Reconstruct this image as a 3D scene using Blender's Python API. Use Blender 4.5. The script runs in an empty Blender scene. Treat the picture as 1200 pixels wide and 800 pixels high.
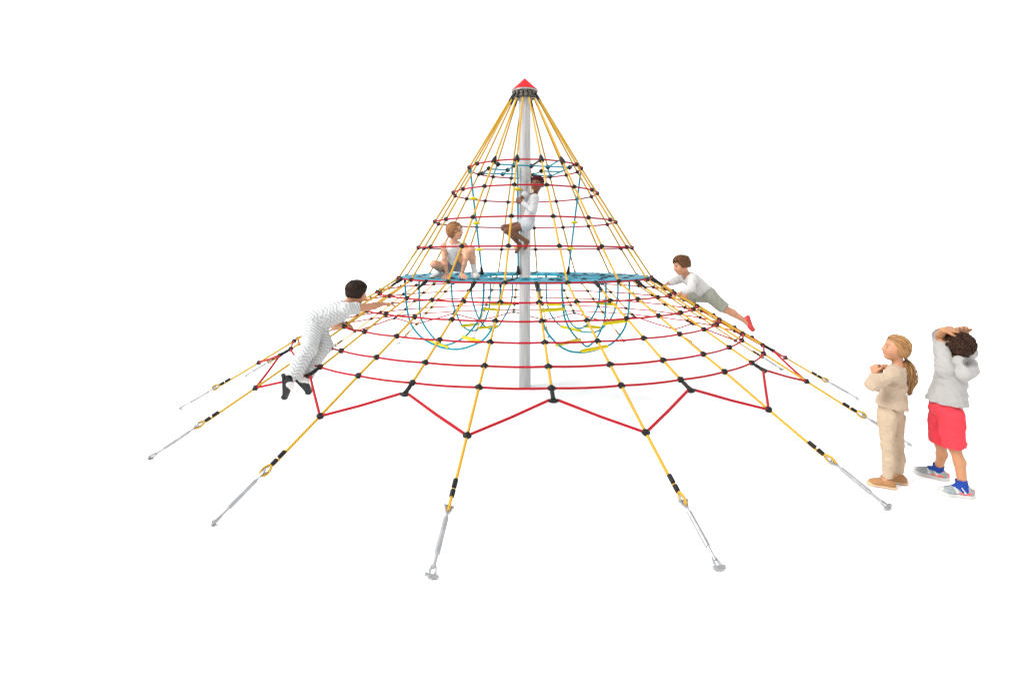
import bpy, bmesh, math, random
import numpy as np
from mathutils import Vector, Matrix
random.seed(4); RNG = np.random.default_rng(7)
S = bpy.context.scene; C = S.collection
PI = math.pi
D0 = 7.2                                     # metres from camera to mast
CAM = Vector((-0.02509*D0, -D0, 0.25763*D0)); FPX = 594.67; CU, CV = 600.0, 299.93

def W(u, v, d):
    """measured point: pixel ray of the survey photograph at depth d metres"""
    return np.array([CAM.x+(u-CU)/FPX*d, -D0+d, CAM.z-(v-CV)/FPX*d])

# ------------------------------------------------------------------ materials
def mat(name, col, rough=.5, metal=0., bump=0., bscale=200., var=0., vscale=8., spec=.3, sheen=0., coat=0.):
    if 'floor' not in name: col = tuple(c*.68 for c in col)
    m = bpy.data.materials.new(name); m.use_nodes = True
    nt = m.node_tree; b = nt.nodes['Principled BSDF']
    b.inputs['Base Color'].default_value = (*col, 1); b.inputs['Roughness'].default_value = rough
    b.inputs['Metallic'].default_value = metal; b.inputs['Specular IOR Level'].default_value = spec
    b.inputs['Sheen Weight'].default_value = sheen; b.inputs['Coat Weight'].default_value = coat
    tc = nt.nodes.new('ShaderNodeTexCoord')
    if var:
        n = nt.nodes.new('ShaderNodeTexNoise'); n.inputs['Scale'].default_value = vscale; n.inputs['Detail'].default_value = 6
        nt.links.new(tc.outputs['Object'], n.inputs['Vector'])
        r = nt.nodes.new('ShaderNodeValToRGB'); r.color_ramp.elements[0].position = .3; r.color_ramp.elements[1].position = .7
        r.color_ramp.elements[0].color = (*[c*(1-var) for c in col], 1); r.color_ramp.elements[1].color = (*[min(1, c*(1+var)) for c in col], 1)
        nt.links.new(n.outputs['Fac'], r.inputs['Fac']); nt.links.new(r.outputs['Color'], b.inputs['Base Color'])
    if bump:
        n = nt.nodes.new('ShaderNodeTexNoise'); n.inputs['Scale'].default_value = bscale; n.inputs['Detail'].default_value = 3
        nt.links.new(tc.outputs['Object'], n.inputs['Vector'])
        bp = nt.nodes.new('ShaderNodeBump'); bp.inputs['Strength'].default_value = bump; bp.inputs['Distance'].default_value = .003
        nt.links.new(n.outputs['Fac'], bp.inputs['Height']); nt.links.new(bp.outputs['Normal'], b.inputs['Normal'])
    return m

def rope_mat(name, c1, c2):
    """twisted rope: helical strands from the tube's UV (u round, v metres along)"""
    c1=tuple(c*.76 for c in c1); c2=tuple(c*.76 for c in c2)
    m = bpy.data.materials.new(name); m.use_nodes = True
    nt = m.node_tree; b = nt.nodes['Principled BSDF']; b.inputs['Roughness'].default_value = .6; b.inputs['Specular IOR Level'].default_value = .12
    uv = nt.nodes.new('ShaderNodeUVMap'); sp = nt.nodes.new('ShaderNodeSeparateXYZ'); nt.links.new(uv.outputs[0], sp.inputs[0])
    a = nt.nodes.new('ShaderNodeMath'); a.operation = 'MULTIPLY_ADD'; a.inputs[1].default_value = 22.; nt.links.new(sp.outputs['Y'], a.inputs[0])
    nt.links.new(sp.outputs['X'], a.inputs[2])
    k = nt.nodes.new('ShaderNodeMath'); k.operation = 'MULTIPLY'; k.inputs[1].default_value = 2*PI*3; nt.links.new(a.outputs[0], k.inputs[0])
    s = nt.nodes.new('ShaderNodeMath'); s.operation = 'SINE'; nt.links.new(k.outputs[0], s.inputs[0])
    r = nt.nodes.new('ShaderNodeMapRange'); r.inputs[1].default_value = -1; nt.links.new(s.outputs[0], r.inputs[0])
    mx = nt.nodes.new('ShaderNodeMix'); mx.data_type = 'RGBA'; mx.inputs[6].default_value = (*c2, 1); mx.inputs[7].default_value = (*c1, 1)
    nt.links.new(r.outputs[0], mx.inputs[0]); nt.links.new(mx.outputs[2], b.inputs['Base Color'])
    bp = nt.nodes.new('ShaderNodeBump'); bp.inputs['Strength'].default_value = .6; bp.inputs['Distance'].default_value = .0015
    nt.links.new(r.outputs[0], bp.inputs['Height']); nt.links.new(bp.outputs['Normal'], b.inputs['Normal'])
    return m

def hair_mat(name, dark, light):
    dark=tuple(c*.7 for c in dark); light=tuple(c*.7 for c in light)
    m = bpy.data.materials.new(name); m.use_nodes = True
    nt = m.node_tree; b = nt.nodes['Principled BSDF']; b.inputs['Roughness'].default_value = .5; b.inputs['Specular IOR Level'].default_value = .14
    at = nt.nodes.new('ShaderNodeAttribute'); at.attribute_name = 'shade'
    mx = nt.nodes.new('ShaderNodeMix'); mx.data_type = 'RGBA'; mx.inputs[6].default_value = (*dark, 1); mx.inputs[7].default_value = (*light, 1)
    nt.links.new(at.outputs['Fac'], mx.inputs[0]); nt.links.new(mx.outputs[2], b.inputs['Base Color'])
    return m

def chevron_mat(name, base, line):
    m = bpy.data.materials.new(name); m.use_nodes = True
    nt = m.node_tree; N = nt.nodes; L = nt.links; b = N['Principled BSDF']; b.inputs['Roughness'].default_value = .85
    at = N.new('ShaderNodeAttribute'); at.attribute_name = 'weave'
    sp = N.new('ShaderNodeSeparateXYZ'); L.new(at.outputs['Vector'], sp.inputs[0])
    pp = N.new('ShaderNodeMath'); pp.operation = 'PINGPONG'; pp.inputs[1].default_value = .042; L.new(sp.outputs['Y'], pp.inputs[0])
    ad = N.new('ShaderNodeMath'); ad.operation = 'MULTIPLY_ADD'; ad.inputs[1].default_value = .75; L.new(pp.outputs[0], ad.inputs[0]); L.new(sp.outputs['X'], ad.inputs[2])
    ml = N.new('ShaderNodeMath'); ml.operation = 'MULTIPLY'; ml.inputs[1].default_value = 2*PI/.034; L.new(ad.outputs[0], ml.inputs[0])
    s = N.new('ShaderNodeMath'); s.operation = 'SINE'; L.new(ml.outputs[0], s.inputs[0])
    r = N.new('ShaderNodeMapRange'); r.inputs[1].default_value = .15; r.inputs[2].default_value = .55; L.new(s.outputs[0], r.inputs[0])
    mx = N.new('ShaderNodeMix'); mx.data_type = 'RGBA'; mx.inputs[6].default_value = (*base, 1); mx.inputs[7].default_value = (*line, 1)
    L.new(r.outputs[0], mx.inputs[0]); L.new(mx.outputs[2], b.inputs['Base Color'])
    return m

M = dict(
 yellow=rope_mat('yellow_rope', (.86,.53,.06), (.36,.16,.008)), red=rope_mat('red_rope', (.60,.016,.030), (.25,.004,.010)),
 blue=rope_mat('blue_rope', (.015,.40,.52), (.006,.20,.30)),
 black=mat('black_plastic', (.009,.009,.009), .5, spec=.22, bump=.3, bscale=300), tread=mat('yellow_plastic', (.86,.70,.0), .5, spec=.15, bump=.2, bscale=120, var=.06, vscale=30),
 steel=mat('galvanised_steel', (.48,.49,.51), .34, .75, bump=.35, bscale=140, var=.14, vscale=22),
 darksteel=mat('dark_fittings', (.34,.30,.25), .4, .6, var=.4, vscale=60),
 cap=mat('red_cap', (.72,.008,.018), .5, spec=.15, var=.05, vscale=6), panel=mat('blue_rubber', (.018,.29,.42), .5, spec=.3, bump=.5, bscale=60, var=.7, vscale=11),
 ringpl=mat('head_ring_steel', (.5,.5,.46), .35, .7, var=.3, vscale=50),
 floor=mat('white_studio_floor', (.96,.96,.96), .9, spec=.0),
)
def mast_mat():
    m = mat('mast_aluminium', (.60,.60,.60), .42, .45)
    nt = m.node_tree; b = nt.nodes['Principled BSDF']; tc = nt.nodes.new('ShaderNodeTexCoord'); mp = nt.nodes.new('ShaderNodeMapping')
    mp.inputs['Scale'].default_value = (60, 60, 2.2); nt.links.new(tc.outputs['Object'], mp.inputs[0])
    n = nt.nodes.new('ShaderNodeTexNoise'); n.inputs['Scale'].default_value = 1; n.inputs['Detail'].default_value = 8; nt.links.new(mp.outputs[0], n.inputs['Vector'])
    r = nt.nodes.new('ShaderNodeValToRGB'); r.color_ramp.elements[0].position = .25; r.color_ramp.elements[1].position = .75
    r.color_ramp.elements[0].color = (.30,.295,.29,1); r.color_ramp.elements[1].color = (.52,.52,.525,1)
    nt.links.new(n.outputs['Fac'], r.inputs[0]); nt.links.new(r.outputs[0], b.inputs['Base Color']); return m
M['mast'] = mast_mat()

# ------------------------------------------------------------------ object helpers
def link(name, me, m=None, parent=None):
    o = bpy.data.objects.new(name, me); C.objects.link(o)
    if m is not None and not me.materials:
        for q in (m if isinstance(m, (list, tuple)) else [m]): me.materials.append(q)
    if parent: o.parent = parent
    return o
def tag(o, label=None, cat=None, group=None, kind=None):
    if label: o['label'] = label
    if cat: o['category'] = cat
    if group: o['group'] = group
    if kind: o['kind'] = kind
    return o
def raw(name, verts, faces, smooth=True):
    me = bpy.data.meshes.new(name); me.from_pydata([tuple(v) for v in verts], [], faces); me.update()
    if smooth: me.polygons.foreach_set('use_smooth', [True]*len(me.polygons))
    return me

class MB:
    """collects tubes, lathes and boxes of ONE part"""
    def __init__(s): s.v=[]; s.f=[]; s.uv=[]
    def tube(s, pts, r, n=8, cap=True, closed=False):
        P = [np.array(p, float) for p in pts]; N = len(P); rr = r if hasattr(r,'__len__') else [r]*N
        T = []
        for i in range(N):
            a = P[(i-1) % N] if closed or i > 0 else P[i]; b = P[(i+1) % N] if closed or i < N-1 else P[i]
            t = b-a; T.append(t/(np.linalg.norm(t)+1e-12))
        ref = np.array([0,0,1.]) if abs(T[0][2]) < .9 else np.array([1.,0,0])
        x = np.cross(T[0], ref); x /= np.linalg.norm(x); base = len(s.v); L = 0; Ls=[]
        for i in range(N):
            x = x - T[i]*x.dot(T[i]); x /= np.linalg.norm(x); y = np.cross(T[i], x)
            if i: L += np.linalg.norm(P[i]-P[i-1])
            Ls.append(L)
            for k in range(n):
                a = 2*PI*k/n; s.v.append(P[i]+rr[i]*(math.cos(a)*x+math.sin(a)*y))
        segs = N if closed else N-1
        for i in range(segs):
            j = (i+1) % N; l1 = Ls[i]; l2 = Ls[j] if j > i else L+np.linalg.norm(P[0]-P[-1])
            for k in range(n):
                k2 = (k+1) % n
                s.f.append((base+i*n+k, base+i*n+k2, base+j*n+k2, base+j*n+k)); s.uv.append(((k/n,l1),((k+1)/n,l1),((k+1)/n,l2),(k/n,l2)))
        if cap and not closed:
            s.f.append(tuple(base+k for k in range(n))[::-1]); s.uv.append(((0,0),)*n)
            s.f.append(tuple(base+(N-1)*n+k for k in range(n))); s.uv.append(((0,0),)*n)
        return s
    def lathe(s, prof, n=32, o=(0,0,0), ax=2, cap=True):
        base = len(s.v); o = np.array(o, float)
        for (r, z) in prof:
            for k in range(n):
                a = 2*PI*k/n; p = [r*math.cos(a), r*math.sin(a), z]
                if ax == 0: p = [z, r*math.cos(a), r*math.sin(a)]
                s.v.append(o+np.array(p))
        for i in range(len(prof)-1):
            for k in range(n):
                k2=(k+1)%n; s.f.append((base+i*n+k, base+i*n+k2, base+(i+1)*n+k2, base+(i+1)*n+k)); s.uv.append(((0,0),(1,0),(1,1),(0,1)))
        if cap:
            s.f.append(tuple(base+k for k in range(n))[::-1]); s.uv.append(((0,0),)*n)
            m_=len(prof)-1; s.f.append(tuple(base+m_*n+k for k in range(n))); s.uv.append(((0,0),)*n)
        return s
    def box(s, c, h, R=None):
        c = np.array(c, float); base=len(s.v); R = np.eye(3) if R is None else R
        for a in (-1,1):
            for b in (-1,1):
                for d in (-1,1): s.v.append(c+R@(np.array([a,b,d])*np.array(h)))
        for f in ((0,1,3,2),(4,6,7,5),(0,4,5,1),(2,3,7,6),(0,2,6,4),(1,5,7,3)): s.f.append(tuple(base+i for i in f)); s.uv.append(((0,0),)*4)
        return s
    def build(s, name, m, parent=None, bevel=0, smooth=True):
        me = raw(name, s.v, s.f, smooth); uv = me.uv_layers.new(name='UVMap')
        uv.data.foreach_set('uv', [c for f in s.uv for p in f for c in p])
        o = link(name, me, m, parent)
        if bevel:
            b = o.modifiers.new('bevel','BEVEL'); b.width = bevel; b.segments = 2; b.limit_method='ANGLE'
        if smooth:
            bm = bmesh.new(); bm.from_mesh(me); 
            for e in bm.edges:
                if len(e.link_faces)==2 and e.calc_face_angle(0) > .75: e.smooth = False
            bm.to_mesh(me); bm.free()
        return o
def frame_to(p, d, up=(0,0,1)):
    """matrix whose +X axis points along d, at p"""
    x = Vector(d).normalized(); u = Vector(up)
    y = u.cross(x)
    if y.length < 1e-4: y = Vector((0,1,0))
    y.normalize(); z = x.cross(y)
    return Matrix(((x.x,y.x,z.x,p[0]),(x.y,y.y,z.y,p[1]),(x.z,y.z,z.z,p[2]),(0,0,0,1)))

# ------------------------------------------------------------------ floor
fl = raw('floor', [(-400,-400,0),(400,-400,0),(400,900,0),(-400,900,0)], [(0,1,2,3)])
tag(link('floor', fl, M['floor']), kind='structure')

# ------------------------------------------------------------------ the rope pyramid
A0 = math.radians(-8.555); STEP = math.radians(22.5)
R = [0.1105,0.1411,0.1759,0.2063,0.2429,0.2810,0.3192,0.3552,0.3923,0.4231,0.4803,0.5998]
Z = [0.4273,0.3783,0.3224,0.2733,0.2172,0.1919,0.1701,0.1477,0.1252,0.1073,0.0720,0.0]
R = [r*D0 for r in R]; Z = [z*D0 for z in Z]; RT, ZT = .024*D0, .573*D0
def P(r, a, z): return np.array([r*math.sin(a), -r*math.cos(a), z])
root = bpy.data.objects.new('rope_pyramid', None); C.objects.link(root)
tag(root, 'tall cone of yellow and red climbing ropes around a grey mast with red tip', 'climbing frame')

mb = MB().lathe([(.083,0),(.083,.596*D0)], 48); mast = mb.build('mast', M['mast'], root)
MB().lathe([(.187,.5822*D0),(.184,.5832*D0),(.004,.6072*D0)], 48).build('tip_cone', M['cap'], root)
hr = MB().lathe([(.176,.5788*D0),(.183,.579*D0),(.183,.5818*D0),(.178,.582*D0),(.09,.582*D0)], 48, cap=False).build('head_ring', M['ringpl'], root)
hm = hr.modifiers.new('solid','SOLIDIFY'); hm.thickness=.004
MB().lathe([(.150,.568*D0),(.156,.568*D0),(.156,.5715*D0),(.150,.5715*D0),(.150,.568*D0)],40,cap=False).build('lower_ring', M['darksteel'], hr)
for k in range(16):
    a = A0+k*STEP
    b = MB(); c = P(.158, a, .5745*D0); q=[]
    for i in range(13):
        t = 2*PI*i/12; q.append(c + np.array([math.cos(a),math.sin(a),0])*math.cos(t)*.022 + np.array([0,0,1])*math.sin(t)*.036)
    b.tube(q[:-1], .007, 6, closed=True)
    b.build('shackle', M['darksteel'], hr)
# hub spokes under the tip
b = MB()
for k in range(8):
    a = A0+k*STEP*2+.2; b.tube([P(.08,a,.579*D0), P(.176,a,.579*D0)], .013, 6); b.tube([P(.10,a+.2,.566*D0),P(.10,a+.2,.581*D0)],.02,6)
b.build('hub_spokes', M['darksteel'], hr)

def clampmesh():
    b = MB(); n=20
    b.lathe([(.0105,-.030),(.0150,-.027),(.0185,-.021),(.0235,-.015),(.0265,-.007),(.0268,-.0015),(.0245,-.0008),(.0245,.0008),(.0268,.0015),(.0265,.007),(.0235,.015),(.0185,.021),(.0150,.027),(.0105,.030)], 16, ax=0)
    b.lathe([(.0120,-.033),(.0150,-.030),(.019,-.02),(.021,.0),(.019,.02),(.0150,.030),(.0120,.033)], 14, cap=True)
    # swap second axis to lie sideways
    base = 14*16
    for i in range(base, len(b.v)):
        v = b.v[i]; b.v[i] = np.array([v[0], v[2], v[1]])
    b.tube([(0,0,-.031),(0,0,.031)], .008, 6)
    o = b.build('clamp', M['black']); return o
cl0 = clampmesh(); CL = cl0.data; bpy.data.objects.remove(cl0)
clamps = []                                       # (position, along, hoop object)

main_dirs = []
mains=[]; seconds=[]
for k in range(16):
    a = A0+k*STEP
    pts = [P(RT,a,ZT)]+[P(R[i],a,Z[i]) for i in range(11)]
    end = P(R[10]+.50*(R[11]-R[10]), a, Z[10]*(1-.50))
    pts.append(end)
    o = MB().tube(pts, .0122, 8).build('main_rope', M['yellow'], root); mains.append(o)
    d0 = pts[1]-pts[0]; d0/=np.linalg.norm(d0)
    MB().tube([pts[0]-d0*.03, pts[0]+d0*.02, pts[0]+d0*.11], [.010,.0145,.0135], 10).build('top_sleeve', M['black'], o)
for k in range(16):
    a = A0+(k+.5)*STEP
    s = P(R[4],a,Z[4]); pts = [s]+[P(R[i],a,Z[i]) for i in range(5,10)]
    e = P(.4395*D0, a, .0985*D0); pts.append(e)
    o = MB().tube(pts, .0122, 8).build('secondary_rope', M['yellow'], root); seconds.append(o)
    d = pts[1]-pts[0]; d/=np.linalg.norm(d)
    MB().tube([s-d*.01, s+d*.02, s+d*.075, s+d*.08, s+d*.16], [.020,.024,.021,.0165,.0155], 10).build('rope_sleeve', M['black'], o)
    d = pts[-1]-pts[-2]; d/=np.linalg.norm(d)
    st = e-d*.105
    fx = frame_to(st, d)
    b = MB().tube([(0,0,0),(.012,0,0),(.05,0,0),(.054,0,0),(.075,0,0)], [.014,.0185,.0175,.0145,.0145], 10)
    b.tube([(.05,0,0),(.085,0,0),(.112,0,0)], [.0165,.021,.026], 10)
    b.tube([(.108,-.040,0),(.114,-.02,0),(.116,0,0),(.114,.02,0),(.108,.040,0)], [.0125,.017,.0185,.017,.0125], 10)
    q = b.build('end_fitting', M['black'], o); q.matrix_local = fx
hoops=[]
def ringpts(r, z, n, a0=A0): return [P(r, a0+2*PI*i/n, z) for i in range(n)]
for i in range(10):
    nn = 16 if i < 5 else 32; sub = 8 if i<5 else 4
    pts=[]
    for k in range(nn):
        a=A0+2*PI*k/nn; b_=A0+2*PI*(k+1)/nn
        for j in range(sub):
            t=j/sub; ang=a+(b_-a)*t
            chord = P(R[i],a,Z[i])*(1-t)+P(R[i],b_,Z[i])*t; circ = P(R[i],ang,Z[i])
            q = chord*.45+circ*.55; q[2]-= .006*4*t*(1-t)*(1 if i>4 else 0); pts.append(q)
    o = MB().tube(pts, .0105, 8, closed=True).build('hoop_rope', M['red'], root); hoops.append(o)
    for k in range(nn):
        a=A0+2*PI*k/nn; p=P(R[i],a,Z[i])
        if i==4 and False: continue
        nx = P(R[i+1],a,Z[i+1])-p
        clamps.append((p, nx, o))
# zigzag skirt
for k in range(16):
    a=A0+k*STEP; p=P(R[10],a,Z[10]); clamps.append((p, P(R[11],a,Z[11])-p, mains[k]))
    for sgn in (-1,1):
        e = P(.4395*D0, a+sgn*STEP/2, .0985*D0-.0); side = np.array([math.cos(a+sgn*STEP/2), math.sin(a+sgn*STEP/2),0])*(-sgn)*.035
        MB().tube([e+side, (e+side+p)/2-np.array([0,0,.006]), p], .0122, 8).build('skirt_rope', M['red'], root)
# nearest 100 clamps are parts of their own, the others one part
clamps.sort(key=lambda c: np.linalg.norm(c[0]-np.array(CAM)))
rest = MB()
vv = np.array([v.co[:] for v in CL.vertices]); ff=[tuple(p.vertices) for p in CL.polygons]
for i,(p,d,o) in enumerate(clamps):
    rad = np.array([p[0],p[1],0]); rad/=np.linalg.norm(rad)
    m = frame_to(p, d) @ Matrix.Rotation(random.uniform(-.25,.25),4,'X')
    if i < 100:
        c = bpy.data.objects.new('clamp', CL); C.objects.link(c); c.parent=o; c.matrix_local=m
    else:
        mm=np.array(m); base=len(rest.v)
        for v in vv: rest.v.append(mm[:3,:3]@v+mm[:3,3])
        for f in ff: rest.f.append(tuple(base+q for q in f)); rest.uv.append(((0,0),)*len(f))
tag(rest.build('clamp', M['black'], root), kind='stuff')

# anchors: eye + turnbuckle, same mesh data at all 16 feet
seg = P(R[11],0,0)-P(R[10],0,Z[10]); SL = np.linalg.norm(seg)
def anchor_meshes():
    out={}
    b=MB(); b.tube([(0,0,0),(.003,0,0),(.062,0,0),(.065,0,0)],[.014,.018,.018,.014],12); b.tube([(.081,0,0),(.084,0,0),(.132,0,0),(.135,0,0)],[.014,.019,.017,.014],12)
    out['rope_sleeve']=(b,M['black'])
    b=MB(); q=[]
    for i in range(20):
        t=2*PI*i/20; w=.026*math.sin(t)*(1-.25*math.cos(t)); q.append((.183-.047*math.cos(t), 0, w))
    b.tube(q,.0095,8,closed=True); out['rope_eye']=(b,M['yellow'])
    b=MB(); q=[]
    for i in range(20):
        t=2*PI*i/20; q.append((.186-.030*math.cos(t), 0, .0155*math.sin(t)*(1-.25*math.cos(t))))
    b.tube(q,.006,6,closed=True); out['thimble']=(b,M['steel'])
    L = SL*(1-.377)+.014
    b=MB(); b.tube([(.252,0,0),(.275,0,0),(.278,0,0),(L-.135,0,0),(L-.13,0,0),(L-.05,0,0)],[.010,.010,.017,.0185,.0115,.0105],12)
    out['turnbuckle']=(b,M['steel'])
    b=MB(); 
    for s in (-1,1): b.tube([(.258,0,0),(.238,s*.010,0),(.222,s*.019,0),(.196,s*.020,0)],[.010,.009,.008,.0085],8)
    b.tube([(.198,-.031,0),(.198,.031,0)],.0065,8); b.lathe([(.011,-.034),(.011,-.026)],6,o=(.198,0,0)) if False else None
    b.tube([(.198,-.034,0),(.198,-.026,0)],.011,6); b.tube([(.198,.026,0),(.198,.034,0)],.011,6); out['fork']=(b,M['steel'])
    b=MB(); q=[(L-.075,0,-.002),(L-.06,.011,-.002),(L-.03,.017,0),(L-.004,.020,.0),(L+.004,.012,0),(L+.004,-.012,0),(L-.004,-.020,0),(L-.03,-.017,0),(L-.06,-.011,-.002)]
    b.tube(q,.0085,8,closed=True); b.tube([(L-.008,-.038,0),(L-.008,.038,0)],.0105,10); 
    b.tube([(L-.008,-.040,0),(L-.008,-.031,0)],.0125,6); b.tube([(L-.008,.031,0),(L-.008,.040,0)],.0125,6)
    out['foot_bracket']=(b,M['steel'])
    return {k:(lambda o:(o.data,bpy.data.objects.remove(o))[0])(b.build(k,m)) for k,(b,m) in out.items()}
AM = anchor_meshes()
for k in range(16):
    a=A0+k*STEP; p=P(R[10]+.377*(R[11]-R[10]),a,Z[10]*(1-.377)+.012)
    fm = frame_to(p, P(R[11]*1.005,a,.012)-p) @ Matrix.Rotation(((k*1.7)%.7-.35) if k not in (15,14) else .9,4,'X')
    tb = bpy.data.objects.new('turnbuckle', AM['turnbuckle']); C.objects.link(tb); tb.parent=root; tb.matrix_local=fm
    for n in ('fork','foot_bracket'):
        o=bpy.data.objects.new(n,AM[n]); C.objects.link(o); o.parent=tb
    for n in ('rope_sleeve','rope_eye','thimble'):
        o=bpy.data.objects.new(n,AM[n]); C.objects.link(o); o.parent=mains[k]; o.matrix_local=fm

# rubber platform
zp = Z[4]
for k in range(16):
    a1=A0+k*STEP+.012; a2=A0+(k+1)*STEP-.012; bm_v=[]; fs=[]
    nr=7; na=7
    for top in (0,1):
        for i in range(nr):
            for j in range(na):
                r=.088*D0+(.236-.088)*D0*i/(nr-1); a=a1+(a2-a1)*j/(na-1)
                if i==0: r += .02*D0*(1-abs(2*j/(na-1)-1))
                sag=-.012*math.sin(PI*i/(nr-1))
                bm_v.append(P(r,a,zp+sag+(.016 if top else -.014)))
    skip=set()
    for i in (1,2,3):                                # lens shaped opening of the panel
        for j in (1,2,3,4): skip.add((i,j))
    if k%2: skip={(1,2),(1,3),(2,1),(2,2),(2,3),(2,4),(3,2),(3,3)}
    n=nr*na
    for i in range(nr-1):
        for j in range(na-1):
            if (i,j) in skip: continue
            v=[i*na+j,i*na+j+1,(i+1)*na+j+1,(i+1)*na+j]
            fs.append(tuple(n+q for q in v)); fs.append(tuple(v[::-1]))
            for (di,dj,e1,e2) in ((-1,0,0,1),(0,1,1,2),(1,0,2,3),(0,-1,3,0)):
                ii,jj=i+di,j+dj
                if (ii,jj) in skip or ii<0 or jj<0 or ii>=nr-1 or jj>=na-1:
                    fs.append((v[e1],v[e2],n+v[e2],n+v[e1]))
    me=raw('platform_panel',bm_v,fs,False); o=link('platform_panel',me,M['panel'],root)
    o.modifiers.new('b','BEVEL').width=.004
    # lashing clamps at inner and middle of the seam
    for rr in (.105,.165,.205):
        p=P(rr*D0,A0+k*STEP,zp+.008)
        c=bpy.data.objects.new('panel_clamp',CL); C.objects.link(c); c.parent=o; c.matrix_local=frame_to(p,P(1,A0+k*STEP,0))@Matrix.Diagonal((1.5,1.1,.55,1))
MB().tube(ringpts(.236*D0,zp,96),.018,8,closed=True).build('platform_edge_rope',M['blue'],root)
MB().tube(ringpts(.092*D0,zp,48),.014,8,closed=True).build('platform_inner_rope',M['blue'],root)

def smoothpath(pts, sub=5):
    P_=[np.array(p,float) for p in pts]; P_=[2*P_[0]-P_[1]]+P_+[2*P_[-1]-P_[-2]]; out=[]
    for i in range(1,len(P_)-2):
        a,b,c,d=P_[i-1:i+3]
        for j in range(sub):
            t=j/sub; out.append(.5*((2*b)+(-a+c)*t+(2*a-5*b+4*c-d)*t*t+(-a+3*b-3*c+d)*t**3))
    out.append(P_[-2]); return out

# hanging U-shaped ropes below the platform with yellow treads across
U = {
 1:([(474.5,331),(475.5,350),(479,372),(484,384),(495,396),(508,403.5),(522,408),(537,409),(550,406),(565,399),(575,387),(583,369),(586,350),(586.5,331)],(.92,.80)),
 2:([(491,331),(491.3,350),(492.7,371),(501,387),(512.5,400),(521,404),(531,402),(545,394),(556,382),(563,371),(566.5,350),(567,331)],(.99,.87)),
 3:([(529,326),(529.5,345),(532,360),(540,379),(546,385),(555,387.5),(563,383),(570,371),(574,355),(575,326)],(1.03,1.15)),
 4:([(552.5,326),(552.7,345),(555,357),(560,371),(565,379),(573,385),(583,383),(590,373),(596,362),(600,349),(600.5,326)],(1.09,1.2)),
 5:([(631,331),(632.5,355),(636,376),(641,389),(653,403),(664,410),(675,412.5),(690,412),(712.5,405),(722.5,397.5),(732,384),(736,368),(737.5,350),(737.5,331)],(.80,.92)),
 6:([(658.5,331),(659,350),(662,373),(670,389),(680,400),(688,406),(694,402),(698,398),(705,385),(709,370),(710,350),(710,331)],(.88,.99)),
 7:([(640,326),(640.3,345),(642,359),(646.5,370),(656,381),(670,386),(686,389),(699,388.5),(708,382.5),(717,371),(722,358),(724,345),(724,326)],(1.14,1.03)),
 8:([(658,326),(659,345),(662,362),(667,375),(673,382.5),(680,384.5),(687,381),(695,370),(700,360),(702.5,348),(702.5,326)],(1.1,1.03)),
}
def upt(i, u, v):
    pts,(d1,d2)=U[i]; t=(u-pts[0][0])/(pts[-1][0]-pts[0][0]); return W(u,v,(d1+(d2-d1)*t)*D0)
for i in U:
    q=[upt(i,*p) for p in U[i][0]]; q[0][2]=zp; q[-1][2]=zp
    o=MB().tube(smoothpath(q),.0135,7).build('hanging_rope',M['blue'],root)
    for e in (q[0],q[-1]): MB().tube([e+np.array([0,0,-.0]),e-np.array([0,0,.02]),e-np.array([0,0,.07])],[.014,.02,.013],8).build('rope_end',M['black'],o)
for (i,u1,v1,j,u2,v2) in [(2,503,400.0,1,525,407.5),(2,542,394.5,1,563,400.5),(3,541,382,3,561,379.5),(4,565,361.5,4,585.5,363.3),(4,575,356.3,4,600,356.3),(4,561,384.5,4,583,382),
   (8,641,356.8,8,657,356.8),(6,633,364,6,661,362),(5,652,404.5,6,680,397.5),(5,681,411.5,5,712,405.5),(7,657,382.5,7,681,387.3),(8,684,382,7,706,384),(5,707,379.5,5,735.5,375.5),(7,699,355,7,723,357)]:
    a_,b_=upt(i,u1,v1),upt(j,u2,v2); d=(b_-a_)/np.linalg.norm(b_-a_); L=np.linalg.norm(b_-a_)
    if i==j and i in (4,6,8): b_=a_+(b_-a_)
    MB().tube([a_-d*.01,a_,a_+d*.03,b_-d*.03,b_,b_+d*.01],[.012,.019,.0235,.0235,.019,.012],10).build('tread',M['tread'],root)

# three climbing ropes with yellow foot discs
for (top,bot,discs) in [(W(551,198,.985*D0),W(565,321.5,1.045*D0),(.27,.5,.755)),(W(606.6,194,.99*D0),W(607.2,321,.99*D0),(.22,.757)),(W(680.5,202,1.03*D0),W(665.7,320.3,1.144*D0),(.47,.735,.0)[:2])]:
    o=MB().tube([top,top*.5+bot*.5,bot],.013,7).build('climbing_rope',M['blue'],root)
    MB().tube([bot-np.array([0,0,.01]),bot+(top-bot)*.03,bot+(top-bot)*.075],[.034,.025,.016],8).build('rope_foot',M['black'],o)
    for t in discs:
        p=top+(bot-top)*t
        b=MB().lathe([(.012,.03),(.03,.018),(.058,.006),(.06,-.004),(.045,-.012),(.014,-.022)],20,o=p); b.build('foot_disc',M['tread'],o)

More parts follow.
